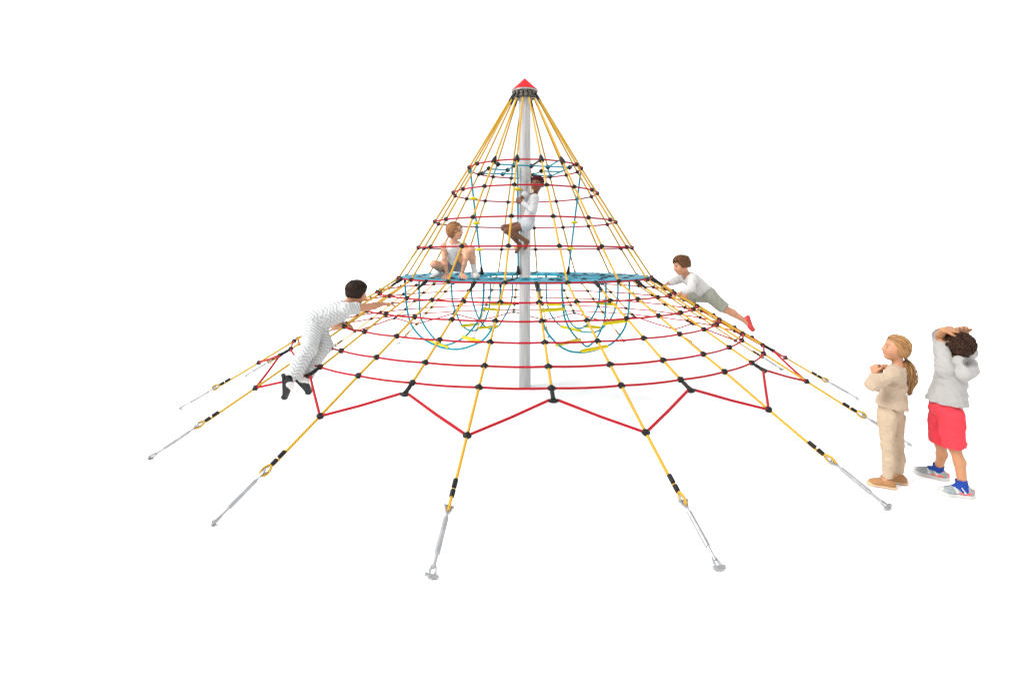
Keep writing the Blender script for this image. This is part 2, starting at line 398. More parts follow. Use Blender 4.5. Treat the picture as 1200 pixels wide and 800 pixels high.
# small rope net inside the topmost hoop
z0=Z[0]
def TP(u,v): return W(u,v,(CAM.z-z0)*FPX/(v-CV))
topnet=[((583.5,192.6),(667,196.2),'blue'),((573,198),(596,199.3),'blue'),((565,203.3),(604,204),'blue'),((583.5,192.6),(579,203.5),'blue'),((602.5,193.8),(589,204.3),'blue'),
 ((573,197.5),(565,203.3),'black'),((634,187),(622.5,194.8),'black'),((655,188),(642,196),'blue'),((642,196),(644.5,206.5),'blue'),((667.5,196.3),(646,206.5),'blue'),((634.5,200.5),(659,201.5),'blue'),((634.5,200.5),(625,205),'blue'),((625,205),(645,206.6),'blue'),
 ((579,188.5),(583.5,192.6),'black'),((606,187),(602.5,193.8),'blue'),((667,196.2),(672,193.5),'black'),((600,194),(600,208),'blue'),((645,206.5),(645,208.5),'black')]
tn=bpy.data.objects.new('top_net',None); C.objects.link(tn); tn.parent=root
for a_,b_,c in topnet:
    MB().tube([TP(*a_),TP(*b_)],.0105 if c=='blue' else .0135,7).build('net_rope',M[c],tn)
for q in [(583.5,192.6),(602.5,193.8),(622.5,194.8),(642,196),(667.5,196.3),(573,197.5),(595,199.2),(565,203.3),(589,204.3),(634.5,200.5),(625,205),(645,206.4)]:
    c=bpy.data.objects.new('net_clamp',CL); C.objects.link(c); c.parent=tn; c.matrix_local=frame_to(TP(*q),(1,.5,0))@Matrix.Scale(1.1,4)
for k in (-1,0,1,2):
    a=A0+k*STEP; p=P(R[0],a,Z[0]); d=P(RT,a,ZT)-p; d/=np.linalg.norm(d)
    MB().tube([p-d*.03,p,p+d*.045,p+d*.075],[.034,.034,.024,.012],10).build('hoop_hook',M['black'],hoops[0])

# ------------------------------------------------------------------ figures: signed distance bodies
LAT=np.random.default_rng(11).uniform(-1,1,(32,32,32))
def vnoise(p,sd=0):
    p=p+np.array([sd*3.7,sd*1.9,sd*2.3])+100;i=np.floor(p).astype(int);f=p-i;f=f*f*(3-2*f);i&=31;j=(i+1)&31;r=0
    for a in (0,1):
        for b in (0,1):
            for c in (0,1):
                r=r+LAT[(j if a else i)[:,0],(j if b else i)[:,1],(j if c else i)[:,2]]*(f[:,0] if a else 1-f[:,0])*(f[:,1] if b else 1-f[:,1])*(f[:,2] if c else 1-f[:,2])
    return r
def nrm(v): v=np.array(v,float); return v/(np.linalg.norm(v)+1e-12)
class Sdf:
    def __init__(s): s.p=[]; s.noise=None
    def cap(s,a,b,ra,rb,k=.02,m=0,op='+',flat=None,tagv=None):
        a=np.array(a,float);b=np.array(b,float);ab=b-a;L2=ab.dot(ab)+1e-12;L=math.sqrt(L2)
        def fn(X,Y,Z_):
            x=X-a[0];y=Y-a[1];z=Z_-a[2]
            t=np.clip((x*ab[0]+y*ab[1]+z*ab[2])/L2,0,1)
            return np.sqrt((x-t*ab[0])**2+(y-t*ab[1])**2+(z-t*ab[2])**2)-(ra+(rb-ra)*t)
        r=max(ra,rb); s.p.append((fn,np.minimum(a,b)-r,np.maximum(a,b)+r,k,m,op,(a,ab/L,L,tagv))); return s
    def ell(s,c,rad,Rm=None,k=.02,m=0,op='+',tagv=None):
        c=np.array(c,float);rad=np.array(rad,float);Rm=np.eye(3) if Rm is None else Rm   # Rm columns = local axes
        def fn(X,Y,Z_):
            x=X-c[0];y=Y-c[1];z=Z_-c[2]
            q=[(x*Rm[0,i]+y*Rm[1,i]+z*Rm[2,i]) for i in range(3)]
            k0=np.sqrt(sum((q[i]/rad[i])**2 for i in range(3)));k1=np.sqrt(sum((q[i]/rad[i]**2)**2 for i in range(3)))+1e-9
            return k0*(k0-1)/k1
        r=rad.max(); s.p.append((fn,c-r,c+r,k,m,op,(c,Rm[:,2],r,tagv))); return s
    def cut(s,pt,n,c,rad):
        """remove what lies beyond the plane (pt, n) inside a ball"""
        pt=np.array(pt,float);n=nrm(n);c=np.array(c,float)
        def fn(X,Y,Z_): return np.maximum(-((X-pt[0])*n[0]+(Y-pt[1])*n[1]+(Z_-pt[2])*n[2]), np.sqrt((X-c[0])**2+(Y-c[1])**2+(Z_-c[2])**2)-rad)
        s.p.append((fn,c-rad,c+rad,.004,0,'-',None)); return s
    def mesh(s,name,h,weave=False):
        pos=[q for q in s.p if q[5]=='+']
        lo=np.min([q[1] for q in pos],0)-.03; hi=np.max([q[2] for q in pos],0)+.03
        n=np.ceil((hi-lo)/h).astype(int)+1
        ax=[(lo[i]+h*np.arange(n[i])).astype(np.float32) for i in range(3)]
        D=np.full(n,.05,np.float32)
        for fn,l,u,k,m,op,_ in s.p:
            mg=k+.025
            i0=np.maximum(((l-mg-lo)/h).astype(int),0);i1=np.minimum(((u+mg-lo)/h).astype(int)+2,n)
            if (i1<=i0).any(): continue
            sl=tuple(slice(i0[q],i1[q]) for q in range(3))
            X=ax[0][sl[0]][:,None,None];Y=ax[1][sl[1]][None,:,None];Z_=ax[2][sl[2]][None,None,:]
            d=fn(X,Y,Z_).astype(np.float32);A=D[sl]
            if op=='+':
                hh=np.clip(.5+.5*(A-d)/k,0,1);D[sl]=A+(d-A)*hh-k*hh*(1-hh)
            else:
                d=-d;hh=np.clip(.5-.5*(A-d)/k,0,1);D[sl]=A+(d-A)*hh+k*hh*(1-hh)
        if s.noise:
            amp,fr,sd=s.noise
            ii=np.nonzero(np.abs(D)<.03)
            q=np.stack([ax[0][ii[0]],ax[1][ii[1]],ax[2][ii[2]]],1).astype(np.float64)
            f0=fr/(2*PI); wp=np.stack([vnoise(q*f0*.7,sd),vnoise(q*f0*.7+5.3,sd+1),vnoise(q*f0*.7+9.1,sd+2)],1)*.022*75/fr
            q=q+wp; q[:,2]=q[:,2]*1.25+q[:,0]*.45
            a1=1-2*np.abs(vnoise(q*f0,sd+3)); a2=1-2*np.abs(vnoise(q*f0*2.1+3.1,sd+4))
            D[ii]-=(amp*1.7*(1.6*a1+.7*a2-.75)).astype(np.float32)
        # surface nets
        sg=D<0
        cs=np.zeros(np.array(n)-1,np.int8)
        for a in (0,1):
            for b in (0,1):
                for c in (0,1): cs+=sg[a:n[0]-1+a,b:n[1]-1+b,c:n[2]-1+c]
        act=(cs>0)&(cs<8); idx=np.argwhere(act); vid=np.full(cs.shape,-1,np.int64); vid[act]=np.arange(len(idx))
        acc=np.zeros((len(idx),3));cnt=np.zeros(len(idx))
        cor=[(a,b,c) for a in (0,1) for b in (0,1) for c in (0,1)]
        vals={c:D[idx[:,0]+c[0],idx[:,1]+c[1],idx[:,2]+c[2]] for c in cor}
        for c in cor:
            for q in range(3):
                if c[q]==0:
                    e=list(c);e[q]=1;e=tuple(e);v0=vals[c];v1=vals[e];m=(v0<0)!=(v1<0)
                    t=v0/(v0-v1+1e-20*(v0==v1)); t=np.where(m,t,0)
                    pt=np.tile(np.array(c,float),(len(idx),1));pt[:,q]+=t
                    acc[m]+=pt[m];cnt[m]+=1
        V=lo+(idx+acc/cnt[:,None])*h
        F=[]
        for q in range(3):
            a,b=(q+1)%3,(q+2)%3
            s0=[slice(1,n[i]-1) for i in range(3)]; s1=list(s0)
            s0[q]=slice(0,n[q]-1); s1[q]=slice(1,n[q])
            ch=sg[tuple(s0)]!=sg[tuple(s1)]; e=np.argwhere(ch)
            inside=sg[tuple(s0)][ch]
            off=np.array([1,1,1]);off[q]=0; e=e+off
            def at(da,db):
                g=e.copy();g[:,a]-=da;g[:,b]-=db; return vid[g[:,0],g[:,1],g[:,2]]
            quad=np.stack([at(1,1),at(0,1),at(0,0),at(1,0)],1)
            quad[~inside]=quad[~inside][:,::-1]; F.append(quad)
        F=np.concatenate(F); F=F[(F>=0).all(1)]
        me=bpy.data.meshes.new(name); me.vertices.add(len(V)); me.vertices.foreach_set('co',V.ravel().astype(np.float32))
        me.loops.add(F.size); me.loops.foreach_set('vertex_index',F.ravel().astype(np.int32))
        me.polygons.add(len(F)); me.polygons.foreach_set('loop_start',np.arange(0,F.size,4,dtype=np.int32)); me.polygons.foreach_set('use_smooth',np.ones(len(F),bool))
        me.update(calc_edges=True)
        # materials by nearest primitive
        ms={q[4] for q in s.p if q[5] in '+p'}
        if len(ms)>1 or weave:
            best=np.full(len(V),1e9);mi=np.zeros(len(V),int);wx=np.zeros((len(V),3))
            for fn,l,u,k,m,op,info in s.p:
                if op=='-': continue
                d=fn(V[:,0],V[:,1],V[:,2]); cc=d<best-(0 if op=='+' else 0)
                best=np.where(cc,d,best);mi=np.where(cc,m,mi)
                if weave and info:
                    a_,axd,L,tg=info; off=tg or 0; vv_=V-a_; al=vv_@axd+off; sd=nrm(np.cross(axd,(0,1,.25))); ac=vv_@sd
                    wx[cc]=np.stack([al,ac+.5,al*0],1)[cc]
            me.polygons.foreach_set('material_index',mi[F[:,0]].astype(np.int32))
            if weave:
                at_=me.attributes.new('weave','FLOAT_VECTOR','POINT'); at_.data.foreach_set('vector',wx.ravel().astype(np.float32))
        return me

def basis(f,u):
    f=nrm(f);u=np.array(u,float);u=nrm(u-f*u.dot(f));return np.cross(f,u),f,u     # right, forward, up
SKIN={}
def skinset(name,col,lip,brow):
    return [mat(name+'_skin',col,.5,var=.07,vscale=14,spec=.35,bump=.1,bscale=150),mat(name+'_lips',lip,.45),mat(name+'_eye_white',(.42,.36,.33),.5),mat(name+'_iris',(.05,.03,.02),.15),mat(name+'_brow',brow,.7)]

def head_sdf(s,c,f,u,h,ear=True):
    r,f,u=basis(f,u);Rm=np.stack([r,f,u],1);c=np.array(c,float)
    L=lambda a,b,d: c+(r*a+f*b+u*d)*h
    s.ell(L(0,-.06,.08),(.375*h,.44*h,.40*h),Rm,k=.02)
    s.ell(L(0,.10,-.16),(.29*h,.30*h,.34*h),Rm,k=.03)
    s.ell(L(0,.24,-.40),(.13*h,.10*h,.075*h),Rm,k=.03)
    for q in (-1,1):
        s.ell(L(q*.17,.27,-.14),(.10*h,.08*h,.11*h),Rm,k=.03)
        s.ell(L(q*.15,.42,.035),(.085*h,.07*h,.055*h),Rm,k=.02,op='-')
        s.ell(L(q*.15,.303,.03),(.050*h,.050*h,.026*h),Rm,k=.006,m=2)
        s.ell(L(q*.15,.338,.03),(.030*h,.022*h,.026*h),Rm,k=.004,m=3)
        s.cap(L(q*.085,.358,.125),L(q*.225,.284,.135),.018*h,.012*h,k=.004,m=4)
        if ear:
            s.ell(L(q*.385,-.03,-.03),(.035*h,.075*h,.115*h),Rm,k=.008); s.ell(L(q*.43,-.015,-.02),(.02*h,.04*h,.07*h),Rm,k=.006,op='-')
    s.cap(L(0,.385,.06),L(0,.47,-.105),.030*h,.045*h,k=.015); 
    for q in (-1,1): s.ell(L(q*.045,.43,-.115),(.035*h,.04*h,.03*h),Rm,k=.01)
    s.cap(L(-.07,.385,-.235),L(.07,.385,-.235),.020*h,.020*h,k=.006,m=1); s.cap(L(-.055,.385,-.272),L(.055,.385,-.272),.022*h,.022*h,k=.006,m=1)
    return r,f,u,L

def hand_sdf(s,w,d,n,side,hs=1.,curl=.5,spread=.12,thumb=.7):
    """w wrist, d finger direction, n palm normal (the side fingers curl to), side +1/-1 thumb side"""
    d=nrm(d);n=np.array(n,float);n=nrm(n-d*n.dot(d));t=np.cross(d,n)*side;w=np.array(w,float)
    Lp=.058*hs; lens=[.042,.049,.052,.045]; lens=[lens[3]*.85,lens[2]*.93,lens[2],lens[1]*.92]
    for i in range(4):
        o=(i-1.5); kn=w+d*(Lp-(abs(o-.3))*.003*hs)+t*o*.0165*hs
        s.cap(w+t*o*.008*hs,kn,.0115*hs,.0098*hs,k=.010)
        dd=nrm(d+t*o*spread); c1=curl; L1=lens[i]*hs*.55;L2=lens[i]*hs*.5;L3=lens[i]*hs*.35
        d1=nrm(dd*math.cos(c1)+n*math.sin(c1));d2=nrm(dd*math.cos(c1*2)+n*math.sin(c1*2));d3=nrm(dd*math.cos(c1*2.7)+n*math.sin(c1*2.7))
        a=kn+d1*L1;b=a+d2*L2;e=b+d3*L3
        s.cap(kn,a,.0088*hs,.0078*hs,k=.003);s.cap(a,b,.0078*hs,.0070*hs,k=.002);s.cap(b,e,.0070*hs,.0058*hs,k=.002)
    b0=w+d*.014*hs+t*.020*hs; b1=b0+nrm(d*.55+t*thumb+n*.25)*.030*hs; b2=b1+nrm(d*.8+t*thumb*.4+n*.4)*.026*hs
    s.cap(w+t*.008*hs,b0,.012*hs,.0125*hs,k=.01);s.cap(b0,b1,.0115*hs,.0095*hs,k=.006);s.cap(b1,b2,.0092*hs,.007*hs,k=.003)

def torso_frame(J):
    up=nrm(J['neck']-J['pelvis']);side=J['shR']-J['shL'];side=nrm(side-up*side.dot(up));fw=np.cross(up,side)  # right x ... forward
    return side,fw,up
def torso(s,J,inf,g=1.,fr=(0,1),k=.035,tags=False,bw=1.,yoke=1.):
    side,fw,up=torso_frame(J);Rm=np.stack([side,fw,up],1);L=np.linalg.norm(J['neck']-J['pelvis'])
    bend=J.get('bend',0)
    prof=[(0.0,.098,.080,.085),(.28,.092,.074,.09),(.55,.102,.076,.095),(.80,.108,.070,.075),(.93,.072,.052,.05)]
    for t,w,dp,hh in prof:
        if t<fr[0] or t>fr[1]: continue
        c=J['pelvis']+(J['neck']-J['pelvis'])*t-fw*bend*math.sin(PI*t)
        s.ell(c,((w*bw)*g+inf,dp*g+inf,hh*g+inf*.5),Rm,k=k,tagv=(c-J['pelvis']).dot(up))
    for q in ('L','R'):
        a=J['neck']*.75+J['pelvis']*.25*0+J['neck']*0
        s.cap(J['neck']-up*.045*g,(J['neck']-up*.045*g)*(1-yoke)+(J['sh'+q]-up*.005)*yoke,.035*g+inf,.040*g+inf,k=.03,tagv=L)

def body(name,J,g,skin,parent,vox,hs=1.,head=True,barefoot=(),curl=(.5,.5),hn=None,hlen=None):
    s=Sdf(); torso(s,J,-.004,g)
    h=J['h']; r,f,u,Lf=head_sdf(s,J['head'],J['hf'],J['hu'],h)
    nb=J['head']-u*.30*h-f*.10*h
    s.cap(J['neck']-nrm(J['neck']-J['pelvis'])*.03*g,nb,.040*g,.036*g,k=.03)
    for qi,q in enumerate(('L','R')):
        s.cap(J['sh'+q],J['el'+q],.038*g,.029*g,k=.02); s.cap(J['el'+q],J['el'+q]+(J['wr'+q]-J['el'+q])*.35,.029*g,.030*g,k=.015)
        s.cap(J['el'+q]+(J['wr'+q]-J['el'+q])*.35,J['wr'+q],.030*g,.0185*g,k=.015)
        hand_sdf(s,J['wr'+q],J['hd'+q],J['hn'+q],J.get('ts'+q,1),hs,J.get('curl'+q,curl[qi]))
        lg=J.get('lg',1.); s.cap(J['hip'+q],J['kn'+q],.062*g*lg,.043*g*lg,k=.035); kk=J['kn'+q];an=J['an'+q]
        bk=-nrm(J['tf'+q])*.012*g
        s.cap(kk,kk+(an-kk)*.35+bk,.042*g*lg,.043*g*lg,k=.03); s.cap(kk+(an-kk)*.35+bk,an,.042*g*lg,.026*g*(1+lg)/2,k=.02)
        tf=nrm(J['tf'+q]); tu=J.get('tu'+q); 
        s.cap(an,an+tf*.10*g-nrm(an*0+(J.get('dn'+q,np.array([0,0,-1]))))*(-.035*g),.028*g,.020*g,k=.02)
        if q in barefoot:
            dn=nrm(J.get('dn'+q,(0,0,-1.)));sd=np.cross(tf,dn); hl=an+dn*.030*g-tf*.02*g
            s.cap(hl,an+dn*.035*g+tf*.07*g,.024*g,.022*g,k=.02)
            for o in range(5): s.cap(an+dn*.040*g+tf*.07*g+sd*(o-2)*.011*g,an+dn*.045*g+tf*(.115-.006*abs(o-1))*g+sd*(o-2)*.0125*g,.010*g,.007*g,k=.004)
    me=s.mesh('body',vox)
    for m in skin: me.materials.append(m)
    return link('body',me,None,parent)

def top(name,J,g,m,parent,vox,sleeve,inf=.014,hem=-.05,neck=.93,noise=(.0022,75,1.),weave=False,low=0,flare=0.,bw=1.):
    s=Sdf(); torso(s,J,inf,g,bw=bw,yoke=.5 if (not isinstance(sleeve,dict) and sleeve<.1) else 1.)
    side,fw,up=torso_frame(J);Rm=np.stack([side,fw,up],1);L=np.linalg.norm(J['neck']-J['pelvis'])
    if low: s.ell(J['pelvis']+up*(hem+.02),(.10*g+inf+flare,.082*g+inf+flare,.10*g),Rm,k=.05,tagv=0)
    cuts=[]
    for q in ('L','R'):
        sl=sleeve if not isinstance(sleeve,dict) else sleeve[q]
        sh,el,wr=J['sh'+q],J['el'+q],J['wr'+q]
        if sl<=0: 
            continue
        if sl<1:
            e=sh+(el-sh)*sl; s.cap(sh,e,.042*g+inf,.037*g+inf,k=.025,tagv=.3); cuts.append((sh+(el-sh)*(sl-.02),el-sh))
        else:
            s.cap(sh,el,.041*g+inf,.033*g+inf,k=.025,tagv=.3);t=min(sl-1,1);e=el+(wr-el)*t
            s.cap(el,e,.033*g+inf,(.024*g+inf*.7) if t>.7 else .033*g+inf,k=.02,tagv=.5); cuts.append((e-(wr-el)*.03,wr-el))
    s.noise=noise
    hp=J['pelvis']+up*hem; s.cut(hp,-up,hp-up*.12*g,.19*g+.03)
    for p,n in cuts: s.cut(p,n,np.array(p)+nrm(n)*.06,.075)
    if J.get('vneck'): pass
    np_=J['pelvis']+(J['neck']-J['pelvis'])*neck+fw*.0; s.cut(np_+up*.012,nrm(up*.9+fw*.35),np_+up*.07*g,.070*g)
    me=s.mesh(name,vox,weave); return link(name,me,m,parent)

def bottoms(name,J,g,m,parent,vox,length,inf=.014,waist=.12,cuff=0.,noise=(.002,70,2.),weave=False,bk=1.,kl=.025,cs=1.):
    """length: 0..1 thigh, 1..2 shin (dict per side allowed)"""
    s=Sdf(); side,fw,up=torso_frame(J);Rm=np.stack([side,fw,up],1)
    s.ell(J['pelvis'],(.100*g+inf,.082*g+inf,.085*g+inf*.5),Rm,k=.03,tagv=0);s.ell(J['pelvis']+up*.07*g,(.092*g+inf,.074*g+inf,.07*g),Rm,k=.03,tagv=.07)
    wp=J['pelvis']+up*waist*g; s.cut(wp,up,wp+up*.12,.17)
    cuts=[]
    for q in ('L','R'):
        ln=length if not isinstance(length,dict) else length[q]; hp,kn,an=J['hip'+q],J['kn'+q],J['an'+q]
        if ln<=1:
            e=hp+(kn-hp)*ln; s.cap(hp,e,.064*g+inf,.047*g+inf+cuff,k=kl,tagv=-.1); cuts.append((hp+(kn-hp)*(ln-.02),kn-hp,.12))
        else:
            s.cap(hp,kn,.064*g+inf,.047*g*cs+inf,k=.03,tagv=-.1);t=ln-1;e=kn+(an-kn)*t; mid=kn+(an-kn)*.4-nrm(J['tf'+q])*.010*g*bk; s.cap(kn,mid,.047*g*cs+inf,.045*g*cs+inf,k=.025,tagv=-.1-np.linalg.norm(kn-hp)); s.cap(mid,e,.045*g*cs+inf,.034*g*cs+inf+cuff,k=.025,tagv=-.1-np.linalg.norm(mid-hp)); cuts.append((kn+(an-kn)*(t-.02),an-kn,.10))
    s.noise=noise
    for p,n,rr in cuts: s.cut(p,n,np.array(p)+nrm(n)*rr*.85,rr)
    me=s.mesh(name,vox,weave); return link(name,me,m,parent)

def sock(J,q,g,m,parent,vox,hgt=.05):
    an=J['an'+q];d=nrm(J['kn'+q]-an); s=Sdf(); s.cap(an-d*.02,an+d*hgt,.031*g,.034*g); s.cap(an-d*.01,an+nrm(J['tf'+q])*.05,.032*g,.026*g)
    s.cut(an+d*(hgt-.0),d,an+d*(hgt+.06),.065); s.noise=(.0008,160,1.); return link('sock',s.mesh('sock',vox),m,parent)

def shoe(J,q,g,mats,parent,vox,kind='sneaker',th=.018,tb=.0):
    """mats: upper, sole, accent; foot frame from tf (toe dir) and dn (sole side)"""
    an=J['an'+q];tf=nrm(J['tf'+q]);dn=np.array(J.get('dn'+q,(0,0,-1.)),float);dn=nrm(dn-tf*dn.dot(tf));sd=np.cross(tf,dn);Rm=np.stack([sd,tf,-dn],1)
    hh=J.get('ah',.062)*g; base=an+dn*hh; L=lambda a,b,c: base+(sd*a+tf*b-dn*c)*g
    s=Sdf()
    s.ell(L(0,-.025,.036),(.034*g,.045*g,.036*g),Rm,k=.02); s.ell(L(0,.035,.034+tb),(.035*g,.07*g,.036*g),Rm,k=.03); s.ell(L(.004,.098,.024+tb),(.040*g,.053*g,.029*g),Rm,k=.03)
    s.cap(L(0,-.02,.05),L(0,-.008,.070),.031*g,.034*g,k=.02)
    s.ell(L(0,-.005,.095),(.027*g,.036*g,.030*g),Rm,k=.006,op='-')
    if len(mats)>2:
        s.cap(L(.037,-.035,.036),L(.036,.035,.034),.006*g,.004*g,k=.004,m=1); s.cap(L(-.037,-.035,.036),L(-.036,.035,.034),.006*g,.004*g,k=.004,m=1)
        s.cap(L(-.034,.01,.062),L(-.026,.04,.068),.005*g,.003*g,k=.004,m=2); s.cap(L(.034,.01,.062),L(.026,.04,.068),.005*g,.003*g,k=.004,m=2)
        s.cap(L(0,-.064,.055),L(0,-.066,.03),.010*g,.008*g,k=.004,m=1)
    if len(mats)>2:
        s.ell(L(.0,.130,.030+tb),(.030*g,.030*g,.020*g),Rm,k=.006,m=3)
        for q_ in (-1,1): s.cap(L(q_*.036,.045,.030+tb),L(q_*.022,.060,.060+tb),.007*g,.005*g,k=.004,m=3); s.cap(L(q_*.038,.0,.030+tb),L(q_*.030,.020,.066+tb),.007*g,.005*g,k=.004,m=3)
    s.cut(L(0,0,th*.75),dn,L(0,.03,th*.75-.1),.135*g)
    me=s.mesh('shoe',vox)
    ms=[mats[0]]+(list(mats[2:]) if len(mats)>2 else [])
    for m in ms: me.materials.append(m)
    o=link('shoe',me,None,parent)
    s=Sdf()
    s.ell(L(0,-.03,.010),(.036*g,.045*g,.05*g),Rm,k=.01);s.ell(L(.001,.03,.010),(.035*g,.07*g,.05*g),Rm,k=.02);s.ell(L(.004,.105,.012),(.040*g,.060*g,.04*g),Rm,k=.02)
    s.cut(L(0,0,th),-dn,L(0,.03,th+.122),.150*g); s.cut(L(0,0,0.0),dn,L(0,.03,-.14),.160*g)
    link('sole',s.mesh('sole',vox),mats[1],o)
    b=MB()
    for i in range(4):
        y=.03+i*.014; b.tube([L(-.018,y,.066-.006*i),L(0,y+.004,.072-.007*i),L(.018,y,.066-.006*i)],.0028*g,5)
    b.build('lace',mats[1],o)
    return o

# hair -------------------------------------------------------------
def hair(name,parts,m,parent):
    """parts: list of (verts,faces,shade)"""
    V=[];F=[];Sh=[]
    for v,f,sh in parts:
        b=len(V);V+=list(v);F+=[tuple(b+q for q in g_) for g_ in f];Sh+=list(sh)
    me=raw(name,V,F);a=me.attributes.new('shade','FLOAT','POINT');a.data.foreach_set('value',[float(x) for x in Sh]);return link(name,me,m,parent)
def strand(pts,r,n=4,shade=.5):
    b=MB().tube(pts,[r*(.8 if i==0 else 1 if i<len(pts)-2 else .35+.3*(len(pts)-1-i)) for i in range(len(pts))],n); return (b.v,b.f,[shade]*len(b.v))
def shell(me,shade=.3):
    n=len(me.vertices);co=np.empty(n*3);me.vertices.foreach_get('co',co);co=co.reshape(-1,3)
    sh=shade+.12*np.sin(co[:,0]*300+co[:,2]*170)
    return (list(co),[tuple(p.vertices) for p in me.polygons],list(sh))
def scalp(J,lift=.0):
    r,f,u=basis(J['hf'],J['hu']);h=J['h'];c=J['head']+(-.06*f+.08*u)*h
    rad=np.array([.375*h,.44*h,.40*h])+lift
    def pt(d,e=0.): d=nrm(d); return c+r*d[0]*(rad[0]+e)+f*d[1]*(rad[1]+e)+u*d[2]*(rad[2]+e)
    return pt,(r,f,u),c
def slerp(a,b,t):
    a=nrm(a);b=nrm(b);w=math.acos(max(-1,min(1,float(a.dot(b)))));
    return nrm(a*math.sin((1-t)*w)+b*math.sin(t*w)) if w>1e-3 else a
def hairshell(J,lift,face_cut,low,vox,noise=(.0015,160,1.),extra=None):
    """cap hair volume; face_cut: forward limit (units of h), low: lowest limit"""
    h=J['h'];pt,(r,f,u),c=scalp(J);Rm=np.stack([r,f,u],1);s=Sdf()
    s.ell(c-f*.015*h,(.375*h+lift,.44*h+lift,.40*h+lift),Rm)
    s.ell(c-f*.08*h-u*.2*h,(.33*h+lift,.30*h+lift,.33*h),Rm,k=.03)
    if extra: extra(s,r,f,u,h)
    fp=J['head']+f*face_cut*h+u*.10*h; s.cut(fp,nrm(f*.85-u*.50),fp+(f*.85-u*.5)*.5*h,.52*h)
    lp=J['head']+u*low*h; s.cut(lp,-u,lp-u*.5*h,.55*h)
    s.noise=noise; return s.mesh('hair',vox)

def person(label,loc):
    o=bpy.data.objects.new('person',None);C.objects.link(o);tag(o,label,'child');return o
def finish(o,base):
    """move the Empty to the base of the figure, children stay where they are"""
    o.location=Vector(base)
    for c in o.children: c.matrix_parent_inverse=Matrix.Translation(-Vector(base))
#PEOPLE
exec_people=True

def mk(**k): return {a:(np.array(b,float) if isinstance(b,(tuple,list,np.ndarray)) else b) for a,b in k.items()}

# ---- A: girl in beige, seen from behind left, looking up at the net
d=4.12
J=mk(head=W(1049.2,408,d+.02),hf=(-.93,.28,.10),hu=(-.06,.05,1),h=.195,neck=W(1053,429.5,d+.02),pelvis=W(1043.5,482,d+.02),
 lg=.70,shL=W(1046.5,437,d-.085),elL=W(1021.5,450.5,d-.10),wrL=W(1025,437,d-.02),hdL=(.25,.5,.8),hnL=(.8,.3,-.3),tsL=-1,
 shR=W(1058,437,d+.10),elR=W(1030,452,d+.20),wrR=W(1031,436,d+.09),hdR=(-.2,-.4,.9),hnR=(.3,-.9,0),tsR=1,
 hipL=W(1039.5,488,d-.045),knL=W(1040,523,d-.06),anL=W(1039.5,555.5,d-.06),tfL=(-.86,.50,0),dnL=(0,0,-1),
 hipR=W(1049,488,d+.08),knR=W(1051.5,521,d+.07),anR=W(1053,554.5,d+.02),tfR=(-.86,.42,0),dnR=(0,0,-1),curlL=.75,curlR=.7)
for q in 'LR': J['an'+q][2]=.058
pA=person('girl in beige jumper and trousers with a long fair ponytail standing beside the net',0)
g=.98
SK=skinset('fair',(.60,.285,.155),(.55,.20,.16),(.30,.17,.08))
beige=mat('beige_knit',(.55,.42,.30),.9,bump=.5,bscale=260,var=.05,sheen=.2);beige2=mat('beige_twill',(.56,.43,.30),.85,bump=.4,bscale=400,var=.04)
VA=.0042
body('body',J,g,SK,pA,VA,hs=1.02)
top('jumper',J,g,beige,pA,VA,1.74,inf=.012,hem=.035,noise=(.0024,105,1.3),low=1,flare=.012,bw=.92)
bottoms('trousers',J,g,beige2,pA,VA,1.93,inf=.008,waist=.14,cuff=.003,noise=(.0017,125,2.5),cs=.72)
tan=mat('tan_suede',(.42,.21,.085),.7,bump=.4,bscale=200,var=.1);sole=mat('tan_sole',(.72,.52,.33),.6)
for q in 'LR': shoe(J,q,g*.86,(tan,sole),pA,.0036,tb=.008)
pt,(r,f,u),c=scalp(J);h=J['h'];parts=[shell(hairshell(J,.009,-.02,-.22,.0045),.4)]
tie=W(1062.5,422.5,d+.0); tdir=nrm(np.array([(tie-c).dot(r)/.375,(tie-c).dot(f)/.44,(tie-c).dot(u)/.40]))
for i in range(620):
    az=RNG.uniform(-2.15,2.15);front=RNG.random()
    st=np.array([math.sin(az)*(.75+.25*front),math.cos(az)*.9,RNG.uniform(.05,1.0)]) if i%2 else np.array([RNG.uniform(-.75,.75),RNG.uniform(.3,.8),RNG.uniform(.45,1.)])
    if st[1]>.1: st[2]=max(st[2],.30+.75*st[1])
    st[2]=max(st[2],.50+.45*max(0,st[1])) if st[1]>.25 else st[2]; st=nrm(st); e=RNG.uniform(.006,.017); sh=np.clip(RNG.normal(.55,.28),0,1)
    sx=math.copysign(1,st[0]); md=nrm(np.array([st[0]*1.1+sx*.30,-.12-.25*RNG.random(),.12+.75*st[2]*(1-.75*abs(st[0]))]))
    gp=lambda t: slerp(st,md,t*2) if t<.5 else slerp(md,tdir,t*2-1)
    if st[1]<0: gp=lambda t: slerp(st,tdir,t)
    q=[pt(gp(t),e*math.sin(PI*min(1,t*1.15+.12))**.5+.002+.004*math.sin(i+t*5)) for t in np.linspace(0,.95,11)]+[tie+RNG.normal(0,.005,3)]
    parts.append(strand(q,.0026,4,sh))
MBp=MB().tube([tie+np.array([.016*math.sin(t*2.4)-.012*t,-.03*t,-.25*t]) for t in np.linspace(0,1,9)],[.010,.017,.020,.021,.020,.018,.015,.011,.004],8);parts.append((MBp.v,MBp.f,[.35]*len(MBp.v)))
